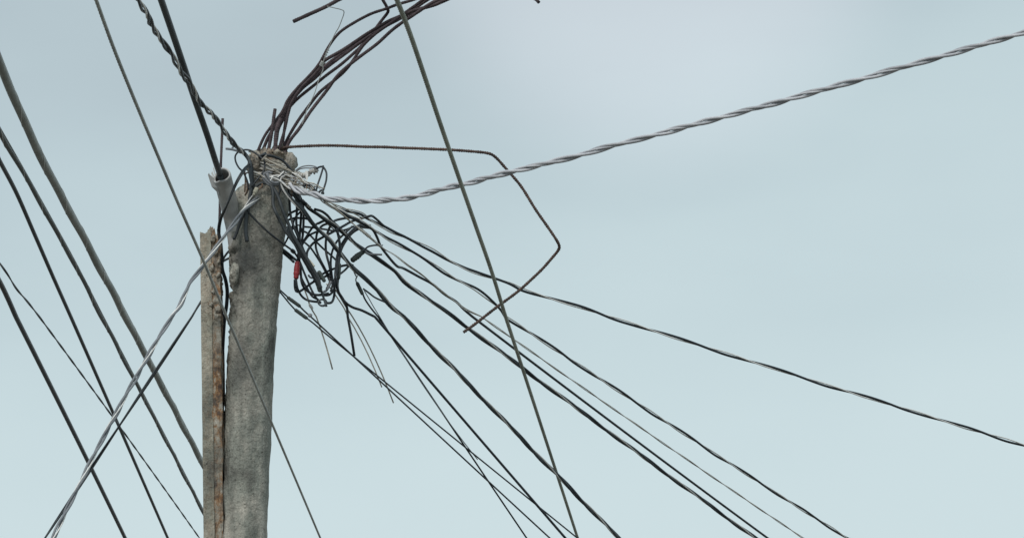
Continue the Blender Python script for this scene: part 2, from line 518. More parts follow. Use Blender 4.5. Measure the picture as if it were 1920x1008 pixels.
def lump(name, pts_px, Y, rx, ry, rz, seed, m, parent, amp=.35):
    """A broken stone-like lump of concrete: a noisy ellipsoid."""
    c = at(pts_px[0], pts_px[1], Y); V, Fc = [], []
    nu, nv = 26, 16
    for j in range(nv + 1):
        th = math.pi * j / nv
        for i in range(nu):
            a = 2 * math.pi * i / nu
            d = Vector((math.sin(th) * math.cos(a), math.sin(th) * math.sin(a), math.cos(th)))
            k = 1 + amp * fbm(d * 1.5 + Vector((seed, 0, 0)), 3) + amp * .35 * fbm(d * 5 + Vector((0, seed, 0)), 3)
            V.append(c + Vector((d.x * rx, d.y * ry, d.z * rz)) * k)
    for j in range(nv):
        for i in range(nu):
            i2 = (i + 1) % nu
            Fc.append((j * nu + i, (j + 1) * nu + i, (j + 1) * nu + i2, j * nu + i2))
    return mesh_obj(name, V, Fc, m, parent, origin=c)
pale_con = concrete('pale_broken_concrete', .12, 1.15)
lump('concrete_lump', (481, 304), -.078, .033, .045, .042, 2.0, crown_mat, column)
lump('concrete_lump', (478, 291), -.05, .024, .03, .018, 8.0, pale_con, column)
lump('concrete_lump', (545, 307), -.04, .026, .055, .048, 4.0, pale_con, column, .3)
lump('concrete_lump', (540, 299), -.03, .018, .04, .028, 6.0, crown_mat, column)
lump('concrete_lump', (456, 374), -.04, .045, .06, .045, 11.0, pale_con, column, .22)
lump('mortar_patch', (440, 512), -.09, .022, .03, .05, 14.0, col_mat, column, .4)

# ------------------------------------------------------------------ reinforcing bars cast into the column
def rebar_mesh(P, r, ribbed=True, rib=.05):
    Q = resample(P, .0028 if ribbed else .01)
    rad = []
    s = 0.0
    for i, p in enumerate(Q):
        if i: s += (Q[i] - Q[i - 1]).length
        ph = (s % .0105) / .0105
        rad.append(r * (1 + (rib if ph < .38 else -rib * .7) + .05 * noise.noise(Vector((s * 30, r * 900, 0)))) if ribbed else r)
    return tube_data(Q, rad, 8)

def rebar(pts, Y, rp=2.5, m='rebar', parent=column, front=False, rib=.06):
    P = trace(pts, Y, 8, .01, front)
    P = [p + .0035 * noise.noise_vector(p * 7 + Vector((pts[0][0], 0, 0))) for p in P]          # a bar bent by hand is never quite true
    v_, f_ = rebar_mesh(P, rp * .0029, True, rib)
    return mesh_obj('rebar', v_, f_, M[m], parent)

Z0 = 300
rebar([(480, Z0), (483, 287), (497, 255), (515, 228), (530, 207), (540, 187), (558.6, 164), (582, 140), (599, 119), (613, 93), (623, 76),
       (637, 59.5), (661, 44), (694, 27), (725, 17), (747, 8), (775, -1), (840, -24)], [-.02, -.05, -.16, -.28], 2.3)
rebar([(489, Z0), (492, 287), (503, 258), (519, 232), (534, 208), (543, 190), (563, 162), (589.5, 133), (608.6, 114), (635, 97.6), (670.5, 76),
       (699, 57), (727.6, 40.5), (751, 31), (775, 21), (813, 9.5), (837, 0), (900, -24), (960, -22), (1005, -1), (1011, 5)], [.02, -.02, -.14, -.30, -.34], 2.7)
rebar([(501, Z0), (503, 289), (507, 259), (511, 239.5), (525, 218), (544, 193), (566, 167), (587, 150), (611, 128.6), (642, 105), (677.6, 78.6),
       (710, 57), (755, 32), (790, 8), (805, -2), (830, -20)], [.04, .0, -.10, -.26], 2.5)
rebar([(513, Z0), (514, 289), (519, 259), (521, 243.5), (531, 222), (539.5, 205), (549, 194), (563, 181), (589.5, 159.5), (613, 140.5), (646.7, 116), (680, 83),
       (701, 57), (719, 34), (726, 25), (727.6, 20), (724, 11), (718, 0), (710, -20)], [.05, .02, -.08, -.20], 2.5)
rebar([(527, Z0), (529, 275), (534.6, 227.6), (539.5, 205), (545, 190), (560, 171), (590, 141), (618, 116), (650, 94), (680, 74), (712, 52), (748, 36), (778, 24), (812, 8), (850, -8)],
      [.06, .04, .0, -.12, -.2], 2.3)
rebar([(524, Z0), (525.7, 293), (536.6, 265), (551, 239), (575, 203), (599, 174), (627.6, 150), (646.7, 132), (661, 114), (680, 86), (705, 62), (738, 40), (775, 14), (800, -5)], [.0, -.04, -.16, -.3], 2.5)
rebar([(531, Z0), (532.6, 293), (542.5, 265), (563, 238), (587, 203), (613, 169), (632, 144), (651, 126), (675, 107), (706, 83), (732, 60), (754, 43), (780, 25), (806, 8), (850, -14)], [-.02, -.06, -.20, -.36], 2.7)
rebar([(520, Z0), (523, 280), (535, 240), (541, 213), (548, 192), (565, 166), (592, 138), (609, 117)], [-.05, -.06, -.1, -.14], 2.2)
rebar([(498, Z0), (501, 289), (507, 259), (515.8, 204)], [-.05, -.06], 2.7)
rebar([(518, Z0), (517, 289), (517, 262), (519, 240), (526, 222)], [-.06, -.09], 3.2)
# the bar bent over at right angles
rebar([(512, 293), (521, 281.5), (530, 277.5), (542, 275.6), (600, 273), (650, 274), (700, 275.5), (770, 278), (840, 281), (880, 283.5), (912, 287), (921, 289.5), (929, 295), (943, 309), (960, 328), (975, 347),
       (1000, 385), (1022, 418), (1042, 448), (1047, 457), (1048.5, 464), (1045, 471), (1037, 481), (1020, 500), (1000, 519), (975, 542), (940, 570), (908, 593.5), (868, 622)],
      [-.03, -.06, -.04, .02, .1, .16], 2.35, 'rebar_ochre', rib=.16)
# the bar bent right back, whose cut end shows at the top
rebar([(830, -20), (800, -32), (740, -38), (690, -24), (640, -2), (613, 12), (580, 27), (550, 40.5)], [-.28, -.34, -.36], 3.1)
# ties the returning bar into the bunch above the picture
# ------------------------------------------------------------------ the spalled post beside the column
POSTX = at(398, 594).x
post = thing('concrete_post', (POSTX, -.03, 0), 'shorter spalled concrete post with rusted broken corner left of the column', 'post')
post_mat = concrete('post_concrete', .24, 1.15, None, 1.1, .25)
core_mat = concrete('rusted_spalled_concrete', 1.0, 1.0)
def box_loft(x0, x1, tops, y0, y1, amp, seed, xr_amp, nseg=22, step=4.0, fine=0.0, to=1008):
    """A square post: an upright prism with an uneven top; x in pixels, y in metres."""
    per = []
    for i in range(nseg): per.append((x0 + (x1 - x0) * i / nseg, y0))
    for i in range(nseg): per.append((x1, y0 + (y1 - y0) * i / nseg))
    for i in range(nseg): per.append((x1 + (x0 - x1) * i / nseg, y1))
    for i in range(nseg): per.append((x0, y1 + (y0 - y1) * i / nseg))
    n = len(per)
    def top(x):
        if x <= tops[0][0]: return tops[0][1]
        for a, b in zip(tops, tops[1:]):
            if x <= b[0]: return a[1] + (b[1] - a[1]) * (x - a[0]) / (b[0] - a[0])
        return tops[-1][1]
    V, Fc = [], []
    bottom = to
    rows = int((620 - 440) / step) + 14
    for j in range(rows + 1):
        for (x, y) in per:
            t0 = top(x)
            if j <= rows - 14: py = t0 + (620 - t0) * j / (rows - 14)
            else: py = 620 + (to - 620) * (j - rows + 14) / 14
            sh = (py - 446) * .012
            p = at(x + sh, py, 0); p = Vector((p.x, y, p.z))
            cxm = at((x0 + x1) / 2 + sh, py, 0).x
            out = Vector((p.x - cxm, p.y - (y0 + y1) / 2, 0))
            if out.length > 1e-6: out.normalize()
            d = amp * fbm(p * 14 + Vector((seed, 0, 0))) + fine * fbm(p * 48 + Vector((0, seed, 0)), 3)
            u = (x - x0) / (x1 - x0)
            d += xr_amp * (max(0, u - .45)) * (fbm(p * 24 + Vector((seed, 4, 0))) - .15)
            V.append(p + out * d + Vector((0, 0, .004 * fbm(p * 40))) * (1 if j < 3 else 0))
    for j in range(rows):
        for k in range(n):
            k2 = (k + 1) % n
            Fc.append((j * n + k, (j + 1) * n + k, (j + 1) * n + k2, j * n + k2))
    # straight on down to the ground
    st = len(V)
    for k in range(n):
        q = V[rows * n + k]; V.append(Vector((q.x, q.y, -.05)))
    for k in range(n):
        k2 = (k + 1) % n
        Fc.append((rows * n + k, st + k, st + k2, rows * n + k2))
    # top
    c = sum((V[k] for k in range(n)), Vector()) / n
    V.append(c); ci = len(V) - 1
    for k in range(n):
        Fc.append((k, (k + 1) % n, ci))
    return V, Fc
v, f = box_loft(378.5, 399, [(378, 443), (379.5, 447), (381, 446), (383, 450), (385, 447), (387.5, 450.5), (390, 444), (391.5, 446.5), (393.5, 439), (395.5, 442), (399, 434)], -.085, .03, .0015, 3.0, .004, fine=.0008)
mesh_obj('shaft', v, f, post_mat, post, origin=(POSTX, -.03, 0))
v, f = box_loft(395, 415, [(395, 441), (396.5, 434), (398, 431.5), (400, 437), (402, 433), (403.5, 441), (405.5, 436), (408, 450), (410, 445), (412, 459), (416, 466)], -.079, .024, .007, 7.0, .022, fine=.008, step=2.5)
mesh_obj('spalled_core', v, f, core_mat, post, origin=(POSTX, -.03, 0))
for k, (x, y, s) in enumerate([(399, 446, 1.0), (404, 470, .9), (397, 500, 1.1), (409, 515, .9), (401, 545, 1.0), (407, 578, 1.25), (395, 570, .9), (410, 490, .7)]):
    lump('rust_flake', (x, y), -.083, .011 * s, .009, .017 * s, 20 + k, core_mat, post, .55)
P = trace([(417.5, 222.5), (416, 262), (414, 310), (413, 350), (412, 400), (411, 440), (411, 480), (413, 530), (416, 580), (418, 640), (420, 760)], [.02, .0, .02], 8, .01, False)
v, f = rebar_mesh(P, 2.5 * .0024); mesh_obj('rebar', v, f, M['rebar'], post)

# ------------------------------------------------------------------ the plastic conduit
pipe = thing('plastic_conduit', at(436, 436, -.07), 'broken-mouthed pale plastic conduit leaning out of the column top, left', 'pipe')
axis_pts = [at(447, 470, -.02), at(441, 430, -.045), at(434, 400, -.075), at(427, 372, -.125), at(420, 345, -.20), at(415.5, 327, -.262)]
A = resample(catmull(axis_pts, 12), .006)
Fp = frames(A)
mouth_dir = Fp[-1][0]
RO, RI = 17.0 * .00238, 13.2 * .00238
ns = 40
V, Fc = [], []
last = len(A) - 1
def mouth_cut(a, k):
    """The rim is broken away along its left side."""
    d = (math.cos(a) * Fp[last][1] + math.sin(a) * Fp[last][2])
    left = max(0.0, -d.x - .25) / .75
    return -left * (.030 + .012 * noise.noise(Vector((a * 3, 1, 0)))) + .0012 * noise.noise(Vector((a * 4, 5, 0)))
for wall in (0, 1):
    for i, p in enumerate(A):
        t, n_, b_ = Fp[i]
        for k in range(ns):
            a = 2 * math.pi * k / ns
            r = RO if wall == 0 else RI
            edge = .0018 if (i == last) else 0
            r = r - edge if wall == 0 else r + edge
            r *= 1 + .012 * noise.noise(Vector((math.cos(a), math.sin(a), i * .06)))
            w = max(0.0, (i - last + 9) / 9)
            V.append(p + (n_ * math.cos(a) + b_ * math.sin(a)) * r + t * mouth_cut(a, k) * w)
m_ = len(A) * ns
for wall in (0, 1):
    for i in range(len(A) - 1):
        for k in range(ns):
            k2 = (k + 1) % ns
            q = (i * ns + k, i * ns + k2, (i + 1) * ns + k2, (i + 1) * ns + k)
            q = tuple(x + wall * m_ for x in q)
            Fc.append(q if wall == 0 else tuple(reversed(q)))
for k in range(ns):
    k2 = (k + 1) % ns
    Fc.append((last * ns + k, last * ns + k2, m_ + last * ns + k2, m_ + last * ns + k))
mesh_obj('tube', V, Fc, M['pvc'], pipe)
# the shard of split wall standing off on the left
def slab(outline_pts, Y, thick, m, name, parent, nudge=Vector((0, 0, 0))):
    n = len(outline_pts); V = []
    ys = Y if isinstance(Y, (list, tuple)) else [Y] * n
    for dy in (0, thick):
        for (x, y), yy in zip(outline_pts, ys): V.append(at(x, y, yy + dy) + nudge)
    Fc = [tuple(range(n)), tuple(reversed(range(n, 2 * n)))]
    for k in range(n):
        k2 = (k + 1) % n
        Fc.append((k, n + k, n + k2, k2))
    return mesh_obj(name, V, Fc, m, parent, smooth=False)
slab([(389.8, 328), (391.5, 324), (394, 328), (397, 329.5), (401, 334), (404, 341), (408, 352), (412, 366), (409, 362), (403, 354.5), (397, 350.5)],
     [-.225, -.23, -.232, -.235, -.24, -.235, -.225, -.19, -.185, -.19, -.20], .011, M['pvc'], 'broken_shard', pipe)
slab([(396, 326), (398, 320.5), (400, 326), (406, 336), (404, 339), (399, 331)], -.19, .008, M['pvc'], 'broken_shard', pipe)
slab([(399.5, 316), (401, 313), (403, 322), (407, 336), (404, 334)], -.185, .008, M['pvc'], 'broken_shard', pipe)

# ------------------------------------------------------------------ overhead cables running along the street
def overhead(pts, H, after=30, before=14, sag=.25, H2=None):
    a, b = atz(*pts[0], H), atz(*pts[-1], H2 or H)
    d = (b - a); W = []
    for (x, y) in pts:                                   # on the upright plane through both ends
        r = ray(x, y)
        nrm = Vector((d.y, -d.x, 0))
        t = (a - CAM).dot(nrm) / r.dot(nrm)
        W.append(CAM + r * t)
    P = resample(catmull(W, 8), .02)
    return extend(P, before, after, 0, sag, 1.2, .02)

def lash(P, r, rl, pitch, name, parent, m, ph=0.0):
    F = frames(P); Q = []; s = 0
    for i, p in enumerate(P):
        if i: s += (P[i] - P[i - 1]).length
        a = 2 * math.pi * s / pitch + ph
        t, n_, b_ = F[i]
        Q.append(p + (n_ * math.cos(a) + b_ * math.sin(a)) * r)
    v_, f_ = tube_data(Q, rl, 5); return mesh_obj(name, v_, f_, m, parent)

def lashed(pts, H, rcable, rmess, label, m, pitch, ph):
    P = overhead(pts, H)
    k = pxm(P[len(P) // 3])
    k = pxm(atz(*pts[len(pts) // 2], H))
    root = thing('lashed_cable', P[0], label, 'cable', 'telephone cables along the street')
    wav = []
    s = 0
    for i, p in enumerate(P):
        if i: s += (P[i] - P[i - 1]).length
        wav.append(p + Vector((.0022 * math.sin(s * 7.0), 0, .0022 * math.sin(s * 5.1 + 1))) - Vector((0, 0, rmess * k * .6)))
    v_, f_ = tube_data(wav[::2], rcable * k, 16); mesh_obj('cable_jacket', v_, f_, M[m], root)
    up = [p + Vector((.3, 0, .95)).normalized() * (rcable + rmess * .6) * k * .92 for p in P]
    v_, f_ = tube_data(up, rmess * k, 12, 6, .16, .09); mesh_obj('messenger_strand', v_, f_, M['steelwire'], root)
    lash(wav, rcable * k * 1.03, .0012, pitch, 'lashing_wire', root, M['bare'], ph)
    return root

lashed([(0, 116), (35, 203), (70, 280), (122, 380), (178, 484), (236, 594)], 5.6, 7.1, 1.6,
       'thickest grey lashed cable at far left, running down the sky', 'bigcable', .62, .5)
lashed([(0, 247), (42, 320), (90, 405), (140, 495), (191, 594)], 5.55, 4.2, 1.4,
       'medium dark grey lashed cable next below the thickest cable on the left', 'midcable', .50, 2.0)
P = overhead([(0, 303), (30, 360), (66, 442), (100, 520), (133, 594)], 5.5)
wire('black_cable', 'plain black cable, third at left, below both lashed cables', 'cable', 'telephone cables along the street', P[::2], 2.7, 'black', 8)
P = overhead([(0, 494), (14, 514), (30, 540), (52, 566), (74, 594)], 5.35, 16)
twisted('twin_wire', 'thin twisted black wire crossing the lower left corner', 'wire', 'telephone cables along the street', P,
        [('strand', 'black', 0, .9, 1.15), ('strand', 'black', math.pi, .9, 1.15)], .55)
P = overhead([(-20, 495), (0, 529), (15, 560), (30, 594)], 5.3, 16)
wire('black_cable', 'short stretch of stout black cable in the lower left corner', 'cable', 'telephone cables along the street', P[::2], 3.3, 'black', 10)

def strand(pts, H, rp, m, label, lob=6):
    P = overhead(pts, H)
    k = pxm(atz(*pts[len(pts) // 2], H))
    P = resample(P, .008)
    v_, f_ = tube_data(P, rp * k, 18, lob, .30, .13)
    return tag(mesh_obj('steel_strand', v_, f_, M[m]), label, 'steel strand', 'steel guy strands')
strand([(180, 0), (212, 88), (249, 180), (290, 278), (335, 384), (380, 486), (425, 594)], 4.47, 3.35, 'steelwire',
       'bare steel strand passing in front of the spalled post, left')
strand([(744, 0), (768, 62), (797, 147), (823, 225), (855, 318), (892, 424), (922, 510), (948, 594)], 4.98, 4.4, 'greensteel',
       'greenish steel strand crossing the rebar bunch, right of the column')

# the cable that drops into the conduit
P = trace([(300, -6), (322, 58), (347, 132), (365, 186), (388, 252), (404, 302), (412, 326)], [-2.1, -.24], 8, .02, False)
P = P[:-1] + resample(catmull([P[-1], at(415.5, 338, -.225), at(422, 362, -.15), at(428, 384, -.10)], 8), .01)
P = extend(P, 11, 0, -.2, 0, 1.0)
wire('black_cable', 'stout black cable coming down into the mouth of the plastic conduit', 'cable', None, P, 3.75, 'charcoal', 12)

# the twisted service cable that ends on the column from upper left
P = trace([(250, -12), (268, 14), (278, 32), (287, 52), (300, 72), (318, 96), (330, 117), (341, 138), (356, 156), (366, 176), (377, 194),
           (392, 209), (404, 222), (414, 236), (424, 252), (434, 264), (446, 278), (457, 287)], [-3.0, -.14], 8, .012, False)
P = extend(P, 8, 0, -.2, 0, .8, .02)
twisted('twisted_service_cable', 'black and tarnished wires twisted together, coming down from the top left to the column', 'cable', None, P,
        [('insulated_conductor', 'black', 0, 2.9, 2.1), ('insulated_conductor', 'charcoal', 2.7, 2.9, 2.05), ('bare_neutral', 'bare', 4.0, 3.0, 1.35)], lambda s: .44 + .07 * math.sin(s * 5), None, .4, 2)

# the pale triplex service cable
P = trace([(541, 345), (550, 351), (560, 357), (574, 362), (588, 364), (602, 369), (620, 373), (640, 374), (665, 375.5), (700, 376.5), (735, 374.5), (765, 371), (800, 362), (835, 353), (870, 345), (915, 333),
           (960, 321.5), (1000, 312), (1040, 302), (1100, 287), (1150, 273), (1200, 260)], [-.15, -.3, -.5, -.8], 8, .006)
P = extend(P, 0, 7, 0, -.5, .5, .02)
cum = 0
twisted('triplex_service_cable', 'pale grey rope-like twisted cable rising to the right edge', 'cable', None, P,
        [('insulated_conductor', 'pale', 0, 3.3, 2.45), ('insulated_conductor', 'pale', 2.7, 3.3, 2.45), ('bare_neutral', 'pale', 3.9, 2.7, 1.7)],
        lambda s: .155 + .16 * min(1.0, s / 1.5) + .03 * math.sin(s * 5.1), None, .35, 9)
# pale pair leaving down to the left
P = trace([(486, 370), (474, 379), (460, 391), (449, 404), (438.6, 419.5), (422, 441), (403, 467), (384, 493), (369.5, 512), (356, 531), (347, 552), (337, 573), (322, 593.5)],
          [-.13, -.22, -.3, -.42], 8, .008)
P = extend(P, 0, 4.2, 0, 2.0, .35, .02)
twisted('pale_twin_cable', 'pale grey twisted pair slanting down left across the spalled post', 'cable', None, P,
        [('insulated_conductor', 'grey', 0, 2.6, 1.9), ('insulated_conductor', 'grey', 2.6, 2.6, 1.8), ('bare_neutral', 'bare', 3.9, 2.3, 1.0)], .32, None, .7, 3)

# ------------------------------------------------------------------ drop wires that fan out to the lower right
G_D = 'drop wires fanning out to the lower right'
def drop(label, pts, Y, pitch, ra=1.9, rb=1.5, mats=('black', 'bare'), after=9, sep=2.2, ph=0.0, sag=-.2, look=.5, third=False, jit=.5):
    P = trace(pts, Y, 8, .010)
    P = extend(P, 0, after, 0, sag, look, .03)
    st = [('insulated_conductor', mats[0], ph, sep, ra), ('bare_neutral', mats[1], ph + math.pi, sep, rb)]
    if third: st.append(('insulated_conductor', 'charcoal', ph + 1.6, sep, ra * .9))
    return twisted('drop_wire', label, 'drop wire', G_D, P, st, pitch, None, jit, len(label))
drop('twisted drop wire, topmost of the fan, running to the lower right',
     [(586, 361), (600, 370), (608, 379), (616, 384), (634, 390.5), (657, 394.5), (677, 400), (689, 409), (702.5, 417), (721, 427), (740, 437), (764, 446.5), (785.5, 456), (812, 469),
      (840.6, 487), (872, 503), (896, 512), (924.5, 521), (955.6, 530.5), (979.6, 542), (1015.5, 554), (1063, 568.5), (1099, 579), (1142, 593.5)],
     [-.16, .1, .5, .9, 1.3], .62, 2.2, 1.15, ph=.6)
drop('twisted drop wire, second of the fan, ending by the greenish strand at the bottom',
     [(608, 379), (622, 387), (640, 396), (655, 405), (670, 411), (684, 419), (693, 425), (709, 436), (725, 447), (743.6, 457), (764, 467.5), (790, 481), (817, 499), (840.6, 515), (869, 530.5), (893, 543),
      (917, 561), (936.5, 578), (948.5, 593.5)], [-.12, .0, .4, .9], .62, 2.1, 1.15, ph=2.0, look=.9)
drop('pale thin drop wire pair leaving the coiled grip, third of the fan',
     [(610, 380), (627, 391), (648, 407), (668, 424), (684, 437), (700, 450), (718, 465), (740, 478), (764, 496.6), (788, 513), (812, 532), (836, 552), (855, 566), (874, 580), (903, 593.5)],
     [-.13, .0, .3, .8], .55, .95, .8, ('beige', 'bare'), ph=.4, sep=1.1, look=.8)
P = extend(trace([(676, 424), (690, 424), (700, 432), (708, 447), (713, 460), (725, 477), (743.6, 498), (757, 503), (785.5, 518.5), (812, 533), (833, 551), (855, 565), (869, 579), (886, 593.5)], [.0, .2, .6, .85], 8, .01), 0, 9, 0, -.2, .8)
wire('drop_wire', 'single black drop wire winding round the pale thin pair', 'drop wire', G_D, P, 1.75, 'black')
drop('heavy twisted drop wire through the middle of the fan',
     [(549, 362), (560, 375), (572, 381), (579, 389), (597.6, 402), (618, 416), (634, 428), (650, 442), (661.5, 454), (680, 468), (700, 480), (721, 493), (740, 507), (759, 529), (785.5, 549), (807, 564.5), (829, 579), (850, 593.5)],
     [-.14, -.04, .2, .5, .8], .60, 2.4, 1.3, ph=1.2, sep=2.1, third=True, look=.8)
drop('heavy twisted drop wire, lowest of the fan, starting from a loop on the column front',
     [(533, 328), (527, 331), (524.5, 338), (527, 349), (534, 361), (545, 373), (556, 383), (565.6, 391.5), (575, 404), (584, 415.6), (600, 432), (618, 448), (632, 467), (648, 488), (666, 507), (689, 525.5), (705, 540),
      (721, 559), (739, 580), (757, 594)], [-.16, -.16, -.12, .0, .2, .4], .42, 2.5, 1.4, ('charcoal', 'bare'), ph=.2, sep=2.2, third=True, look=.7)

# ------------------------------------------------------------------ loose wires of the tangle
G_T = 'loose black wires tangled beside the column'
seedc = [0]
def loose(label, pts, Y, rp=1.5, m='black', wob=.02, after=0, group=G_T, name='loose_wire', sag=-.1, front=True):
    seedc[0] += 1
    P = trace(pts, Y, 8, .008, front, rp, wob, seedc[0])
    P = [p + 0.0010 * noise.noise_vector(p * 13 + Vector((seedc[0] * 3.1, 0, 0))) for p in P]
    if after: P = extend(P, 0, after, 0, sag, .3)
    return wire(name, label, 'wire', group, P, rp, m)

# on and around the broken crown
loose('stout black wire hanging from the twisted cable down the neck left side', [(440, 273), (445, 277), (456, 285), (465, 296), (469, 306), (469.5, 328), (472, 342), (471, 356), (468.6, 367), (467, 384), (462, 408), (461, 438), (463, 453)], [-.14, -.15, -.14], 2.4, 'charcoal', 0)
loose('black wire beside the stout one, ending in a bare tip on the column', [(447, 281), (458, 289), (466, 300), (472, 312), (473, 328), (475, 345), (474, 358), (470, 370), (464, 388), (454, 408), (446, 430), (438.5, 449)], [-.13, -.14, -.14], 1.9, 'black', 0)
loose('short pale wire stub sticking out left of the column top', [(423, 278.5), (434, 280), (445, 283), (452, 287)], [-.17, -.15], 1.5, 'grey', 0)
loose('tiny forked wire end above the pale stub', [(440, 268), (437, 275.5), (434, 280)], [-.17, -.16], 1.3, 'grey', 0)
loose('thin black wire looping over the broken crown and down its front', [(448, 284), (456, 281), (466, 281), (475.5, 285), (486.7, 293.6), (495, 300.5), (496.4, 307.5), (495.7, 317), (489.4, 328), (478.3, 341), (472, 350)], [-.13, -.15, -.16], 1.15, 'black', 0)
loose('thin black wire bowing out left below the pale stub', [(450, 284), (446.4, 285), (441, 292), (441.5, 302), (447.8, 314.4), (454.7, 321), (460, 330), (464.4, 342), (466, 356)], [-.15, -.14], 1.15, 'black', 0)
P = trace([(468, 309), (463, 313), (456, 321), (445, 339.4), (436.7, 357.5), (428.3, 378), (420, 396), (413, 413), (410, 434), (412, 460), (416, 495)], [-.16, -.30, -.24, -.03, .0], 8, .008)
twisted('twin_wire', 'black twin wire slanting down left past the conduit to the post', 'wire', None, P, [('strand', 'black', 0, 1.4, 1.6), ('strand', 'charcoal', math.pi, 1.4, 1.6)], .8)
loose('thin brown wire hanging left of the neck', [(459, 318), (459, 330), (463, 344), (463, 358), (459, 366)], [-.13, -.12], .9, 'copper', 0)
loose('another thin brown wire crossing left of the neck', [(468, 322), (461, 325), (460, 342), (459, 352), (459, 360)], [-.12, -.11], .9, 'copper', 0)
P = trace([(486, 296), (492, 292.5), (497, 291), (503, 291.5), (517, 295), (531, 302), (541, 313), (549, 324), (551, 337), (554, 350)], [-.12, -.15, -.14, -.12], 8, .006)
twisted('twin_wire', 'flat black twin wire arching over the top of the crown', 'wire', None, P, [('strand', 'black', 1.0, 1.5, 1.8), ('strand', 'charcoal', 1.0 + math.pi, 1.5, 1.8)], 2.5)
loose('short dark wire end lying on top of the crown', [(489, 292), (494, 288.5), (499, 286)], [-.1, -.1], 1.3, 'charcoal', 0)
loose('bare pale wire tip crossing the crown', [(491, 301), (496, 295), (500, 291)], [-.17, -.16], 1.1, 'beige', 0)

# grey service wire loops on the front of the neck
loose('grey wire hooped on the front of the neck, left loop', [(510, 325), (504, 322.5), (497, 325), (494, 332), (497, 340), (504, 346), (511, 349)], [-.17, -.16], 1.9, 'grey', 0)
loose('grey wire beside the left loop, running to the right', [(500, 325), (504, 334), (510, 341), (518, 343), (525, 341)], [-.175, -.165], 1.9, 'grey', 0)
loose('second grey wire tucked under the hooped loops', [(494, 330), (500, 338), (508, 344), (516, 346), (524, 344)], [-.17, -.16], 1.8, 'grey', 0)
loose('pale bare wire laid across the neck front', [(505, 331), (514, 334), (523, 338), (531, 344), (539, 351), (546, 355)], [-.175, -.17], 1.1, 'bare', 0)
loose('another pale bare wire across the neck, higher', [(508, 330.5), (518, 329), (527, 329)], [-.17, -.165], 1.0, 'bare', 0)
P = trace([(478, 352), (486, 345), (495, 343), (504, 345), (509, 350), (512, 364), (512, 384), (518, 400), (524, 412), (536, 434), (555, 460), (574, 488.6), (586, 507.6), (598, 531), (602, 540)], [-.16, -.16, -.18, -.12, -.1], 8, .008)
wire('black_cable', 'grey-black cable hanging down the column front, left one of two', 'cable', None, P, 2.1, 'charcoal')
P = trace([(505, 346), (513, 353), (517, 360), (523, 373), (528, 388), (534, 405), (540, 418), (550.5, 443), (563, 464), (575, 484), (588, 506), (597, 523), (600, 541)], [-.16, -.17, -.14, -.1], 8, .008)
wire('black_cable', 'grey-black cable hanging down the column front, right one of two', 'cable', None, P, 2.2, 'charcoal')
loose('short black wire hanging below the grey loops', [(523, 346), (525, 352), (524, 362), (521, 369)], [-.16, -.15], 1.2, 'black', 0)

# ties of weathered wire wound round the neck
wrap = thing('tie_wire_wrap', at(508, 330, -.1), 'wad of weathered pale tie wires wound round the column neck', 'tie wires')
rng = random.Random(3)
for q in range(24):
    y0 = 300 + q * 1.75 + rng.uniform(-1.5, 1.5); tilt = rng.uniform(.22, .48)
    pts = []
    ph = rng.uniform(0, 6)
    n = 60
    for i in range(n + 1):
        a = -math.pi * 1.06 + 2 * math.pi * 1.02 * i / n + math.pi / 2
        c_, s_ = math.cos(a - math.pi / 2), math.sin(a - math.pi / 2)
        x = 508.5 + 41.5 * c_ + rng.uniform(-.4, .4)
        yy = 43.0 * .0024 * s_
        yy += -.010 * math.sin(3 * a + ph) - rng.uniform(0, .012) + (.004 if s_ > 0 else -.006)
        py = y0 + (x - 508) * tilt + 2.2 * math.sin(2.3 * a + ph)
        pts.append(at(x, min(py, 356), yy))
    v, f = tube_data(resample(catmull(pts, 3), .01), rng.uniform(.8, 1.35) * .0024, 6)
    mesh_obj('tie_wire', v, f, M[rng.choice(['beige', 'beige', 'bare', 'steelwire'])], wrap)
for pts, rp in [([(496, 297), (514, 306), (538, 316), (553, 326), (570, 339.4), (584, 350), (592, 360)], 1.2),
                ([(499, 306), (510, 314), (522, 323), (535, 335), (548, 343), (562, 351), (580, 362)], 1.3),
                ([(505, 302), (524, 312), (545, 322), (560, 334), (575, 347), (590, 362)], 1.0),
                ([(530, 334), (545, 341), (556, 346), (568, 354), (584, 361), (598, 367)], 1.5),
                ([(536, 345), (549, 347), (562, 353), (574, 357), (590, 363)], 1.4)]:
    P = trace(pts, [-.17, -.15, -.13], 8, .006)
    v, f = tube_data(P, rp * .0024, 6); mesh_obj('tie_wire', v, f, M['beige'], wrap)
for q in range(14):
    x0, y0 = rng.uniform(528, 556), rng.uniform(322, 346)
    pts = [(x0, y0)]
    for k in range(5):
        x0 += rng.uniform(5, 13); y0 += rng.uniform(1.5, 8) if k < 4 else rng.uniform(-4, 7)
        lim = 366 - max(0, 596 - x0) * .16
        pts.append((x0, min(y0, lim) + rng.uniform(-1.5, 1.5)))
    P = trace(pts, [-.15 - rng.uniform(0, .03), -.12 - rng.uniform(0, .05)], 8, .006)
    v, f = tube_data(P, rng.uniform(.75, 1.3) * .0024, 6); mesh_obj('tie_wire', v, f, M[rng.choice(['beige', 'bare', 'bare', 'pale'])], wrap)
for pts in ([(541, 349), (552, 352), (566, 357), (580, 361), (596, 366)], [(548, 352), (558, 358), (572, 361), (586, 365), (602, 371)], [(527, 340), (540, 350), (553, 355), (566, 361)]):
    P = trace(pts, [-.165, -.15], 8, .006)
    v, f = tube_data(P, 2.3 * .0024, 8); mesh_obj('tie_wire', v, f, M['pale'], wrap)
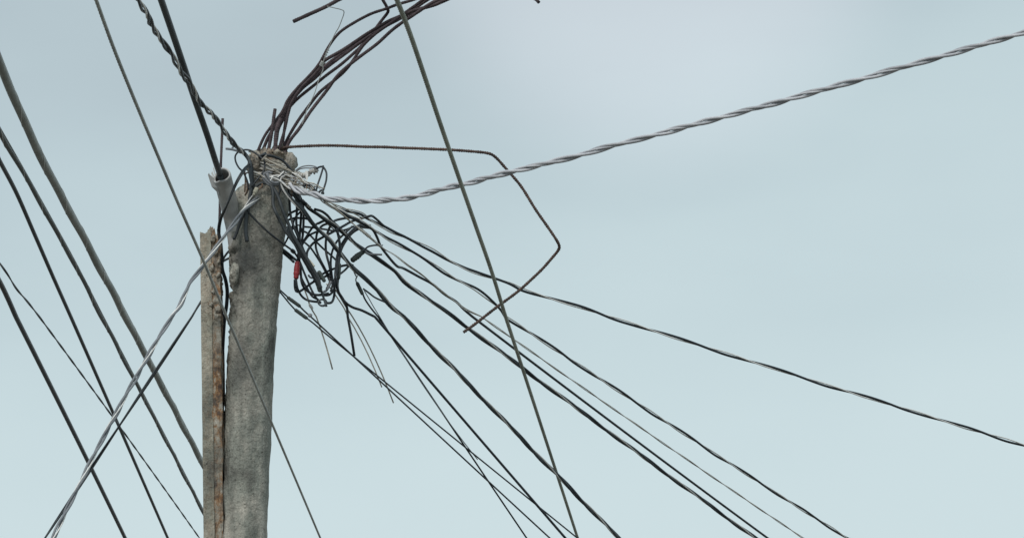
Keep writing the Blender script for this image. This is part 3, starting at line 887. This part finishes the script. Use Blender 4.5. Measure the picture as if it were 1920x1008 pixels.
for k in range(9):                                                      # cut ends sticking out
    x0, y0 = rng.uniform(476, 590), rng.uniform(318, 352)
    y0 = max(y0, 300 + (x0 - 476) * .45)
    P = trace([(x0, y0), (x0 + rng.uniform(-6, 6), y0 + rng.uniform(-6, 2)), (x0 + rng.uniform(-10, 10), y0 + rng.uniform(2, 12))], [-.16, -.18, -.2], 8, .005)
    v, f = tube_data(P, rng.uniform(.6, .95) * .0024, 6); mesh_obj('tie_wire', v, f, M[rng.choice(['beige', 'bare', 'copper'])], wrap)
# ragged spiralled ends
P = trace([(543, 344), (552, 348), (562, 353), (572, 360), (582, 364)], [-.16, -.15], 8, .0015)
lash(P, .0085, .0019, .016, 'tie_wire', wrap, M['beige'])
P = trace([(482, 370), (490, 369), (498, 370.5), (509, 370)], [-.15, -.15], 8, .002)
lash(P, .006, .0013, .02, 'tie_wire', wrap, M['beige'])

# tan connector on the pale wire
con = thing('wire_connector', at(480, 356, -.16), 'pale tan crimp connector on the column shoulder', 'connector')
def sleeve(a, b, Y, rp, m, name, parent, bulge=0.0, rough=.12, sides=12, ya=None):
    yb = Y if ya is None else ya
    A0, B0 = at(*a, Y), at(*b, yb)
    P = [A0.lerp(B0, i / 14) for i in range(15)]
    rad = []
    for i in range(15):
        e = min(i, 14 - i) / 14
        k = 1 + bulge * math.sin(math.pi * i / 14)
        k *= .72 if e == 0 else 1
        rad.append(rp * .0024 * k * (1 + rough * noise.noise(Vector((i * .7, rp, a[0])))))
    v_, f_ = tube_data(P, rad, sides)
    return mesh_obj(name, v_, f_, M[m], parent)
sleeve((482, 352), (477, 362), -.175, 3.6, 'tan', 'sleeve', con, .15)
sleeve((478, 360), (475, 366), -.175, 2.4, 'tan', 'collar', con)
P = trace([(476, 364), (470, 371), (463, 381), (455, 394), (447, 408)], [-.172, -.165], 8, .008)
v, f = tube_data(P, 1.3 * .0024, 7); mesh_obj('wire_tail', v, f, M['bare'], con)
loose('thin brown wire curling behind the tan connector', [(492, 344), (491, 350), (486, 354), (482, 358)], [-.165, -.165], .9, 'copper', 0)

# spool clamp on the right of the neck
clamp = thing('spool_clamp', at(556, 322, -.05), 'small pale spool clamp wired to the right side of the neck', 'clamp')
V, Fc = [], []
ax0, ax1 = at(580, 322.5, -.09), at(597, 318, -.09)
Ps = [ax0.lerp(ax1, i / 20) for i in range(21)]
rad = [(.011 if i in (0, 1) else .013 if i in (2, 3, 4) else .008 if i < 8 else .0165 if i < 12 else .011 if i < 15 else .0135 if i < 18 else .007) for i in range(21)]
v, f = tube_data(Ps, rad, 18); mesh_obj('spool', v, f, M['porcelain'], clamp)
v, f = tube_data(trace([(554, 325), (562, 328), (570, 329), (580, 325)], [-.06, -.09], 8, .004, False), [.0125 + .004 * noise.noise(Vector((i * .9, 0, 0))) for i in range(len(trace([(554, 325), (562, 328), (570, 329), (580, 325)], [-.06, -.09], 8, .004, False)))], 10)
mesh_obj('body', v, f, M['porcelain'], clamp)
slab([(572, 321), (576, 320), (578, 328), (577, 336), (574.5, 340), (573, 332)], -.118, .012, M['bare'], 'strap', clamp)
lash(trace([(555, 325), (563, 329), (572, 331)], [-.06, -.085], 8, .0015, False), .0145, .0014, .014, 'binding_wire', clamp, M['beige'])
for pts in ([(554, 320), (560, 315.5), (568, 312), (580, 310.5), (590, 312), (595, 314.5)], [(555, 322), (562, 317), (572, 315), (584, 315), (592, 314)]):
    v, f = tube_data(trace(pts, [-.07, -.11], 8, .006, False), 1.25 * .0024, 7); mesh_obj('bail_wire', v, f, M['grey'], clamp)
loose('dark wire bent down from the spool clamp, outer leg', [(593, 316), (599, 313), (605, 312.5), (609, 317), (612, 324), (612, 337), (609, 348), (606, 357), (603, 363)], [-.1, -.13, -.15], 1.25, 'black', 0)
loose('dark wire bent down from the spool clamp, inner leg', [(606, 311), (605, 317), (601, 331), (596, 345), (593, 356), (591, 361)], [-.12, -.16], 1.2, 'black', 0)
loose('small black wire hook by the pale rope-like cable', [(597, 362), (600, 358), (603, 356), (605, 359), (606, 364)], [-.17, -.17], 1.4, 'charcoal', 0)
loose('black wire arching over the tie wires to the right', [(568.6, 350.5), (571, 347.5), (577, 346), (584, 350), (591, 357), (597, 363)], [-.17, -.17], 1.7, 'black', 0)

# vertical wires under the neck, right of the column
for i, (lab, pts, Y) in enumerate([
        ('black wire hanging straight down against the column right edge', [(541, 352), (543, 379), (545, 404), (550, 422), (556.5, 438), (564, 456), (572, 476)], [-.10, -.06]),
        ('second hanging wire, a little right of the column edge', [(550, 358), (555, 372), (556.5, 388), (555.4, 415.6), (558, 436), (561, 454), (566, 470)], [-.1, -.03]),
        ('third hanging wire below the spool clamp', [(553, 356), (561, 374), (564.5, 390.5), (564, 410), (563, 427), (562, 454), (566, 474)], [-.11, .0]),
        ('fourth hanging wire below the spool clamp, rightmost', [(557, 358), (566, 376), (569, 393), (569, 415), (568, 438), (565.6, 461), (570, 480)], [-.12, .02]),
        ('thin reddish wire among the hanging wires', [(547, 354), (548, 362), (547, 370)], [-.12, -.11])]):
    loose(lab, pts, Y, 1.6 if i < 4 else .9, 'black' if i < 4 else 'copper', .01)
loose('stout dark wire bundle end dropping under the clamp', [(554, 355), (558, 366), (561, 376), (565, 388)], [-.13, -.1], 3.0, 'charcoal', 0)
loose('thin wire leaning left of the hanging wires', [(531, 462), (540, 445), (548, 425), (553, 409), (562, 398), (566, 391)], [.06, .0], 1.2, 'black', .01)

# arcs
loose('black wire arc from the column edge over the hanging wires', [(536, 416), (541, 412), (554, 408.5), (566, 409), (575, 410), (582, 413.5), (586, 420)], [.05, -.02], 1.5)
loose('black wire arc above, from the column edge up to the drop wires', [(535, 411), (541, 403), (549.7, 397), (563, 392)], [.05, .0], 1.5)
loose('small black arc between the hanging wires', [(546, 433), (552, 426), (559, 422), (564, 426), (567, 440)], [.02, .03], 1.0, 'charcoal')
loose('black wire bow rising from the bundle toward the heavy drop wire', [(562, 470), (565, 459), (575, 443), (581, 433), (588, 424), (597, 418)], [-.02, .03], 1.5)
loose('black wire ending in a small clip among the loops', [(563, 470), (566, 460), (573, 449), (580, 441), (590, 436), (595, 434)], [.0, .04], 1.4)
loose('upper black arc behind the lowest drop wire', [(596, 419), (604, 415), (612, 413), (620, 413.5), (626, 417)], [.1, .06], 1.7)
loose('lower black arc behind the lowest drop wire', [(601, 426), (606, 422), (613, 419.5), (620, 419), (626, 424), (631, 431), (635, 446), (637.5, 463), (636, 485), (635, 505)], [.1, .04, .02], 1.6)
loose('long black wire sweeping from the bundle up to the top drop wire', [(574, 492), (575, 482), (577, 470), (586, 457), (604, 445), (623, 435), (643, 424), (661.5, 414), (680, 408.5), (693, 405), (698, 405), (709, 413), (721, 424), (739, 434), (760, 444)], [-.03, .0, .1, .25], 1.6)
loose('black wire running up from the clip and round into the loops', [(595, 434), (593, 445), (592, 461), (595, 474), (600, 486), (611, 507), (617, 519), (618, 530), (612, 542)], [.04, .0, .03], 1.5)
loose('black wire loop curling over left of the heavy drop wire', [(620, 532), (621, 520), (618, 500), (613, 480), (611, 465), (611.5, 447.6), (616, 431), (622, 419), (627, 414), (641, 410), (657, 408), (668, 411), (676, 417)], [.03, .0, .1, .16], 1.6)
loose('black wire descending steeply between the loops', [(572, 455), (582, 464), (592, 478), (602, 494), (612, 513), (617, 525)], [.06, .08], 1.3, 'charcoal')
loose('tail of the long loop dropping to the bottom coil', [(632, 430), (635, 446), (637, 462), (635, 485), (631, 510), (627, 530), (627, 548), (625, 560), (622, 566), (616, 568), (609, 567)], [.05, .0, .0], 1.6)
loose('outer big black loop from the second drop wire to the bottom edge', [(694, 423), (685, 421), (676, 422), (666, 427), (652, 441), (640, 459), (633, 478), (630, 500), (629, 520), (634, 545), (643, 560), (650, 575), (652, 593.5)], [.2, .05, .0, .1], 1.7, 'black', .02, .15, sag=.03)
loose('inner big black loop from the second drop wire', [(693, 427), (682, 426), (672, 429), (660, 437), (650, 449), (641, 465), (637, 480), (634, 500), (634, 520), (633, 536), (637, 552), (648, 567), (660, 575), (680, 582), (703, 593.5)], [.22, .08, .03, .15], 1.7, 'black', .02, 7)
loose('dark wire hairpin crossing the loops to the right', [(588, 527), (604, 514), (623, 505), (643, 498), (655, 496.5), (662, 497)], [.03, .12], 1.5)
loose('black wire from the vertical sleeve to the lowest drop wire', [(634, 516), (641, 511), (648, 505), (657, 495)], [.03, .12], 1.4)
loose('black wire round below the red tape and back', [(553, 524), (553.5, 540), (556, 546.5), (561, 546), (570, 541), (588, 528), (606, 520), (620, 512)], [-.04, .0, .05], 1.6)
loose('black loop hanging under the bundle, inner', [(563, 495), (564, 512), (566, 530), (572, 541), (582, 549), (593, 552.5), (604, 552.5), (616, 550)], [-.02, .0], 1.6)
loose('black loop hanging under the bundle, outer', [(555, 523), (558, 541), (565.6, 555), (573, 561), (582, 564), (597, 566)], [-.05, .02], 1.5)
loose('brownish wire through the hanging loops to the bottom coil', [(560, 485), (565, 497), (572.5, 516), (586, 547), (595, 561), (602, 568)], [.04, .03], 1.4, 'charcoal')
loose('small loop low right of the bundle', [(578, 515), (582, 520), (590, 521), (598, 524)], [-.03, -.02], 1.3, 'grey')
loose('black bight closing the bottom of the loops', [(600, 552), (607, 553), (614, 553.5), (622, 549), (627, 540)], [.04, .02], 1.5)
loose('grey wire curl right of the bundle end', [(604, 548), (611, 545), (617, 536), (621, 527)], [-.02, .02], 1.5, 'grey')
loose('thin pale wire with a crimp running down to the bottom edge', [(568, 530), (572, 545), (577, 558), (581, 572), (586, 582), (593, 593.5)], [.08, .12], .95, 'beige', 0, .2, sag=.05)
loose('thin pale wire, left one of a pair, running down from the loops', [(612, 532), (622, 543), (634, 560), (645, 577), (652, 593.5)], [.05, .15], .85, 'beige', 0, .3, sag=.08)
loose('thin pale wire, right one of a pair, running down from the loops', [(624, 536), (636, 553), (648, 574), (661, 593.5)], [.06, .17], .9, 'beige', 0, .38, sag=.1)
loose('grey wire tip poking out below the bundle', [(600, 538), (605, 552), (609, 565), (612, 574)], [-.06, -.07], 1.5, 'charcoal', 0)
loose('thin black wire lying across the column face', [(461, 391), (468, 400), (479, 412), (503, 435), (531, 457), (550.5, 472), (562, 488)], [-.15, -.15, -.04], 1.3, 'black', 0)
loose('upper black wire emerging behind the column right edge', [(515, 458), (531, 468), (541, 476), (552, 485), (560, 490)], [.12, .02], 1.7)
loose('lower black wire emerging behind the column right edge', [(515, 463), (531, 474), (541, 482), (550.5, 491)], [.12, .02], 1.7)
loose('thin dark wire from the neck leaning to the bundle', [(562, 484), (558, 470), (552, 458), (540, 440), (534, 432)], [.04, .06], 1.1)

loose('black wire doubling the big loop on its left', [(661, 424), (646, 438), (630, 455), (622, 474), (620, 494), (622, 514), (624, 530), (620, 546)], [.16, .1, .06], 1.4)
loose('faded black wire from the hanging wires to the vertical sleeve', [(566, 432), (578, 438), (592, 452), (606, 466), (620, 478), (632, 490), (638, 500)], [.1, .05], 1.3, 'charcoal')
loose('black wire dipping low between the red tape and the bottom coil', [(563, 478), (560, 500), (566, 522), (576, 540), (586, 556), (598, 562)], [.06, .05], 1.3)
loose('black wire crossing flat behind the upper loops', [(571, 425), (590, 427), (612, 430), (630, 433), (648, 431), (664, 424)], [.14, .2], 1.3)
# the thick bundle of cables and its taped end
bun = thing('cable_bundle', at(572, 484, -.08), 'thick taped bundle of black cables hanging diagonally among the loops', 'cable bundle')
core = trace([(538, 425), (550, 448), (560, 466), (569, 482), (579, 500), (590, 519), (597, 533), (600, 545)], [-.10, -.08, -.07], 8, .006)
twisted('cable_bundle', '', '', None, core, [('cable', ('black', 'charcoal', 'charcoal', 'black')[k], k * 1.57 + .3 * k, 4.0, 1.65) for k in range(4)] + [('cable', 'black', .6, 1.0, 2.0)], .55, bun, .9, 5)
sl = core[int(len(core) * .62):int(len(core) * .97)]
v, f = tube_data(sl, [(4.7 + 1.5 * noise.noise(Vector((i * .22, 3, 0)))) * .0024 for i in range(len(sl))], 14); mesh_obj('tape_wrap', v, f, M['sleeve'], bun)
sleeve((597, 531), (601, 547), -.075, 4.0, 'sleeve', 'end_cap', bun, .1)
sleeve((597, 508), (609, 528), -.06, 3.6, 'sleeve', 'splice_sleeve', bun, .1)
sleeve((577, 486), (589, 500), -.065, 2.6, 'tan', 'splice_sleeve', bun, .1, .35)
coil = thing('wire_coil', at(604, 566, 0), 'small coil of wire at the bottom of the hanging loops', 'wire coil', None)
for q in range(3):
    pts = [at(604 + 7.5 * math.cos(a) + q * .5, 567 + (5.5 + q * .6) * math.sin(a), .02 * q - .03 + .012 * math.sin(a + q)) for a in [i / 16 * 2 * math.pi + q for i in range(17)]]
    v, f = tube_data(resample(catmull(pts, 4), .006), 1.5 * .0024, 7); mesh_obj('turn', v, f, M['charcoal' if q else 'grey'], coil)

def splice(label, name, a, b, Y, rp, m, bulge=.1, tail=None, ya=None, rough=.12):
    t = thing(name, at(*a, Y), label, 'splice', None)
    sleeve(a, b, Y, rp, m, 'sleeve', t, bulge, rough, 12, ya)
    for pts, Ys, r, mm, aft in (tail or []):
        P = trace(pts, Ys, 8, .008)
        if aft: P = extend(P, 0, aft, 0, -.1, .3)
        v_, f_ = tube_data(P, r * .0024, 7); mesh_obj('wire_tail', v_, f_, M[mm], t)
    return t
splice('splice wrapped in red tape hanging beside the column', 'taped_splice', (558, 490), (555, 523), -.05, 4.6, 'redtape', .22,
       [([(559, 470), (558, 482), (558, 492)], [-.04, -.05], 1.4, 'black', 0), ([(555, 520), (553.5, 530), (553.5, 540)], [-.05, -.04], 1.8, 'black', 0)], None, .3)
splice('lumpy black splice block below the second drop wire', 'wire_splice', (659, 489), (683, 470), .12, 4.6, 'sleeve', .15,
       [([(681, 471), (689, 463), (697, 460.5), (705, 459.5), (713, 460)], [.12, .18], 1.7, 'black', 0)], .14, .35)
splice('small black splice where the single drop wire begins', 'wire_splice', (708, 457), (716, 463), .2, 2.7, 'sleeve', .1,
       [([(715, 462), (718, 458.5)], [.2, .2], .8, 'charcoal', 0)])
splice('narrow black sleeve standing upright in the right-hand loops', 'wire_splice', (637, 494), (635, 523), .01, 2.9, 'sleeve', .05)
splice('hooked black sleeve under the lowest drop wire', 'wire_splice', (669, 529), (680, 552), .2, 3.2, 'sleeve', .1,
       [([(660, 500), (668, 518), (670, 517), (667, 524), (669, 531)], [.16, .2], 1.3, 'grey', 0),
        ([(680, 550), (684, 560), (691, 571), (700, 583), (709, 593.5)], [.2, .3], 1.7, 'black', 5),
        ([(681, 541), (692, 549), (702.5, 557), (722, 566)], [.2, .26], 1.7, 'black', 0),
        ([(683, 545), (692, 560), (701, 576), (712, 593.5)], [.2, .3], .95, 'grey', 1.0)])
splice('upper dark sleeve of two, bottom right of the column', 'wire_splice', (539, 557), (563, 574.5), .03, 3.3, 'sleeve', .02,
       [([(510, 530), (524.6, 543), (540, 557)], [.14, .03], 1.6, 'black', 0), ([(562, 574), (571, 583), (580, 591), (590, 600)], [.03, .06], 1.6, 'black', 7)])
splice('lower dark sleeve of two, bottom right of the column', 'wire_splice', (553, 580), (576, 597), .05, 3.3, 'sleeve', .02,
       [([(510, 534), (524.6, 547), (543, 569), (553, 580)], [.14, .05], 1.5, 'black', 0), ([(575, 596), (588, 606), (602, 618)], [.05, .09], 1.5, 'black', 7)])
splice('small pale crimp on the thin wire near the bottom edge', 'wire_crimp', (580, 570), (586, 579), .1, 2.2, 'bare', .3)
splice('tiny grey clip at the end of a loop', 'wire_clip', (595, 431), (595.5, 438), .035, 1.9, 'charcoal', .1)
splice('blue-grey knob beside the sleeves at the bottom edge', 'wire_connector', (578, 590), (585, 592), .03, 3.0, 'grey', .3)
splice('dark clump of tape at the bundle by the column edge', 'tape_clump', (546, 468), (553, 474), -.03, 3.2, 'sleeve', .2, None, None, .4)

def grip(label, pts, Y, rcoil, pitch):
    t = thing('coiled_grip', at(*pts[0], Y if not isinstance(Y, list) else Y[0]), label, 'wire grip', 'coiled wire grips')
    P = trace(pts, Y, 8, .0012)
    lash(P, rcoil * .0024, 1.0 * .0024, pitch, 'coil', t, M['beige'])
    lash(P, rcoil * .0024, .8 * .0024, pitch * 1.07, 'coil', t, M['bare'], 2.2)
    v_, f_ = tube_data(P, rcoil * .7 * .0024, 7); mesh_obj('core_wire', v_, f_, M['beige'], t)
grip('coiled pale wire grip in the open sky below the second drop wire', [(674, 428), (681, 434), (688, 440), (693, 444)], [.12, .16], 2.6, .009)
grip('coiled pale wire grip close under the clamp', [(567, 376), (572, 381), (577, 386), (582, 390)], [-.1, -.08], 2.5, .009)
loose('pale wire tails below the open-sky coiled grip', [(692, 443), (697, 448), (702, 451)], [.16, .18], 1.1, 'beige', 0)
loose('thin pale wire from the clamp to the open-sky coiled grip', [(616, 383), (630, 392), (648, 408), (660, 418), (675, 429)], [-.1, .12], .8, 'beige', 0)
loose('second thin pale wire beside the first, slightly higher', [(620, 380), (638, 392), (656, 404), (668, 415), (680, 421)], [-.1, .14], .75, 'beige', 0)
loose('fine pale wire just under the top drop wire', [(606, 374), (622, 381), (645, 390), (664, 400), (682, 410)], [-.13, .05], .75, 'beige', 0)
loose('short grey wire stub beside the lumpy splice', [(684, 470), (689, 475), (700, 476.5), (716, 477)], [.13, .16], 1.3, 'grey', 0)
loose('pale wire along the middle drop wire near its root', [(580, 391), (598, 404), (614, 420), (628, 432), (640, 445)], [-.06, .1], .85, 'beige', 0)
loose('black wire over the middle drop wire near its root', [(590, 392), (603, 396), (614, 404), (622, 414), (633, 424), (645, 436)], [-.06, .12], 1.7, 'black', 0)

# between the post and the column
loose('black wire in the gap between post and column, upper', [(411, 500), (417, 488.6), (424, 476.7), (436, 464)], [-.01, .1], 1.5, 'black', 0)
loose('black wire in the gap between post and column, lower', [(410, 496), (418, 490), (425, 486), (437, 481)], [-.01, .1], 1.5, 'black', 0)
P = trace([(409, 430), (414, 455), (416, 480), (417, 505), (423, 525), (426, 545), (425, 570), (421, 600), (418, 660), (416, 760), (414, 1000)], [-.02, .03, .03], 8, .01, False)
twisted('twin_wire', 'black twin cable running down the gap between post and column', 'wire', None, P, [('strand', 'black', .4, 1.5, 1.7), ('strand', 'charcoal', .4 + math.pi, 1.5, 1.7)], 1.6)
P = extend(trace([(402, 530), (390, 547), (379, 562), (370, 576), (360, 593)], [.1, .12], 8, .01, False), 0, 7, 0, .1, .2)
twisted('twin_wire', 'black twin cable slanting down left from behind the spalled post', 'wire', None, P, [('strand', 'black', .4, 1.5, 1.6), ('strand', 'charcoal', .4 + math.pi, 1.5, 1.6)], 1.2)

# thin tie wire up in the rebar bunch
P = trace([(613, 12), (628, 15.5), (640, 18.5), (644.5, 21), (645, 25), (641, 37), (635, 52), (629, 62), (623, 74), (616, 91), (611, 102), (607, 114), (604.5, 121), (606, 128.6), (602, 140), (597, 152), (589.5, 176), (583, 190), (575, 207), (571, 220), (566, 234)], [-.36, -.30, -.26, -.22], 8, .008, False)
tw = thing('binding_wire', P[0], 'thin wire hooked from the cut rebar end and knotted round the rebar bunch', 'tie wire')
v, f = tube_data(P, .85 * .0024, 6); mesh_obj('strand', v, f, M['steelwire'], tw)
lash(trace([(616, 92), (612, 101), (609, 110)], [-.26, -.25], 8, .001, False), 1.9 * .0024, .8 * .0024, .012, 'twist', tw, M['steelwire'])
lash(trace([(606, 116), (603, 121), (601, 124)], [-.24, -.24], 8, .001, False), 3.3 * .0024, .9 * .0024, .006, 'knot', tw, M['steelwire'])
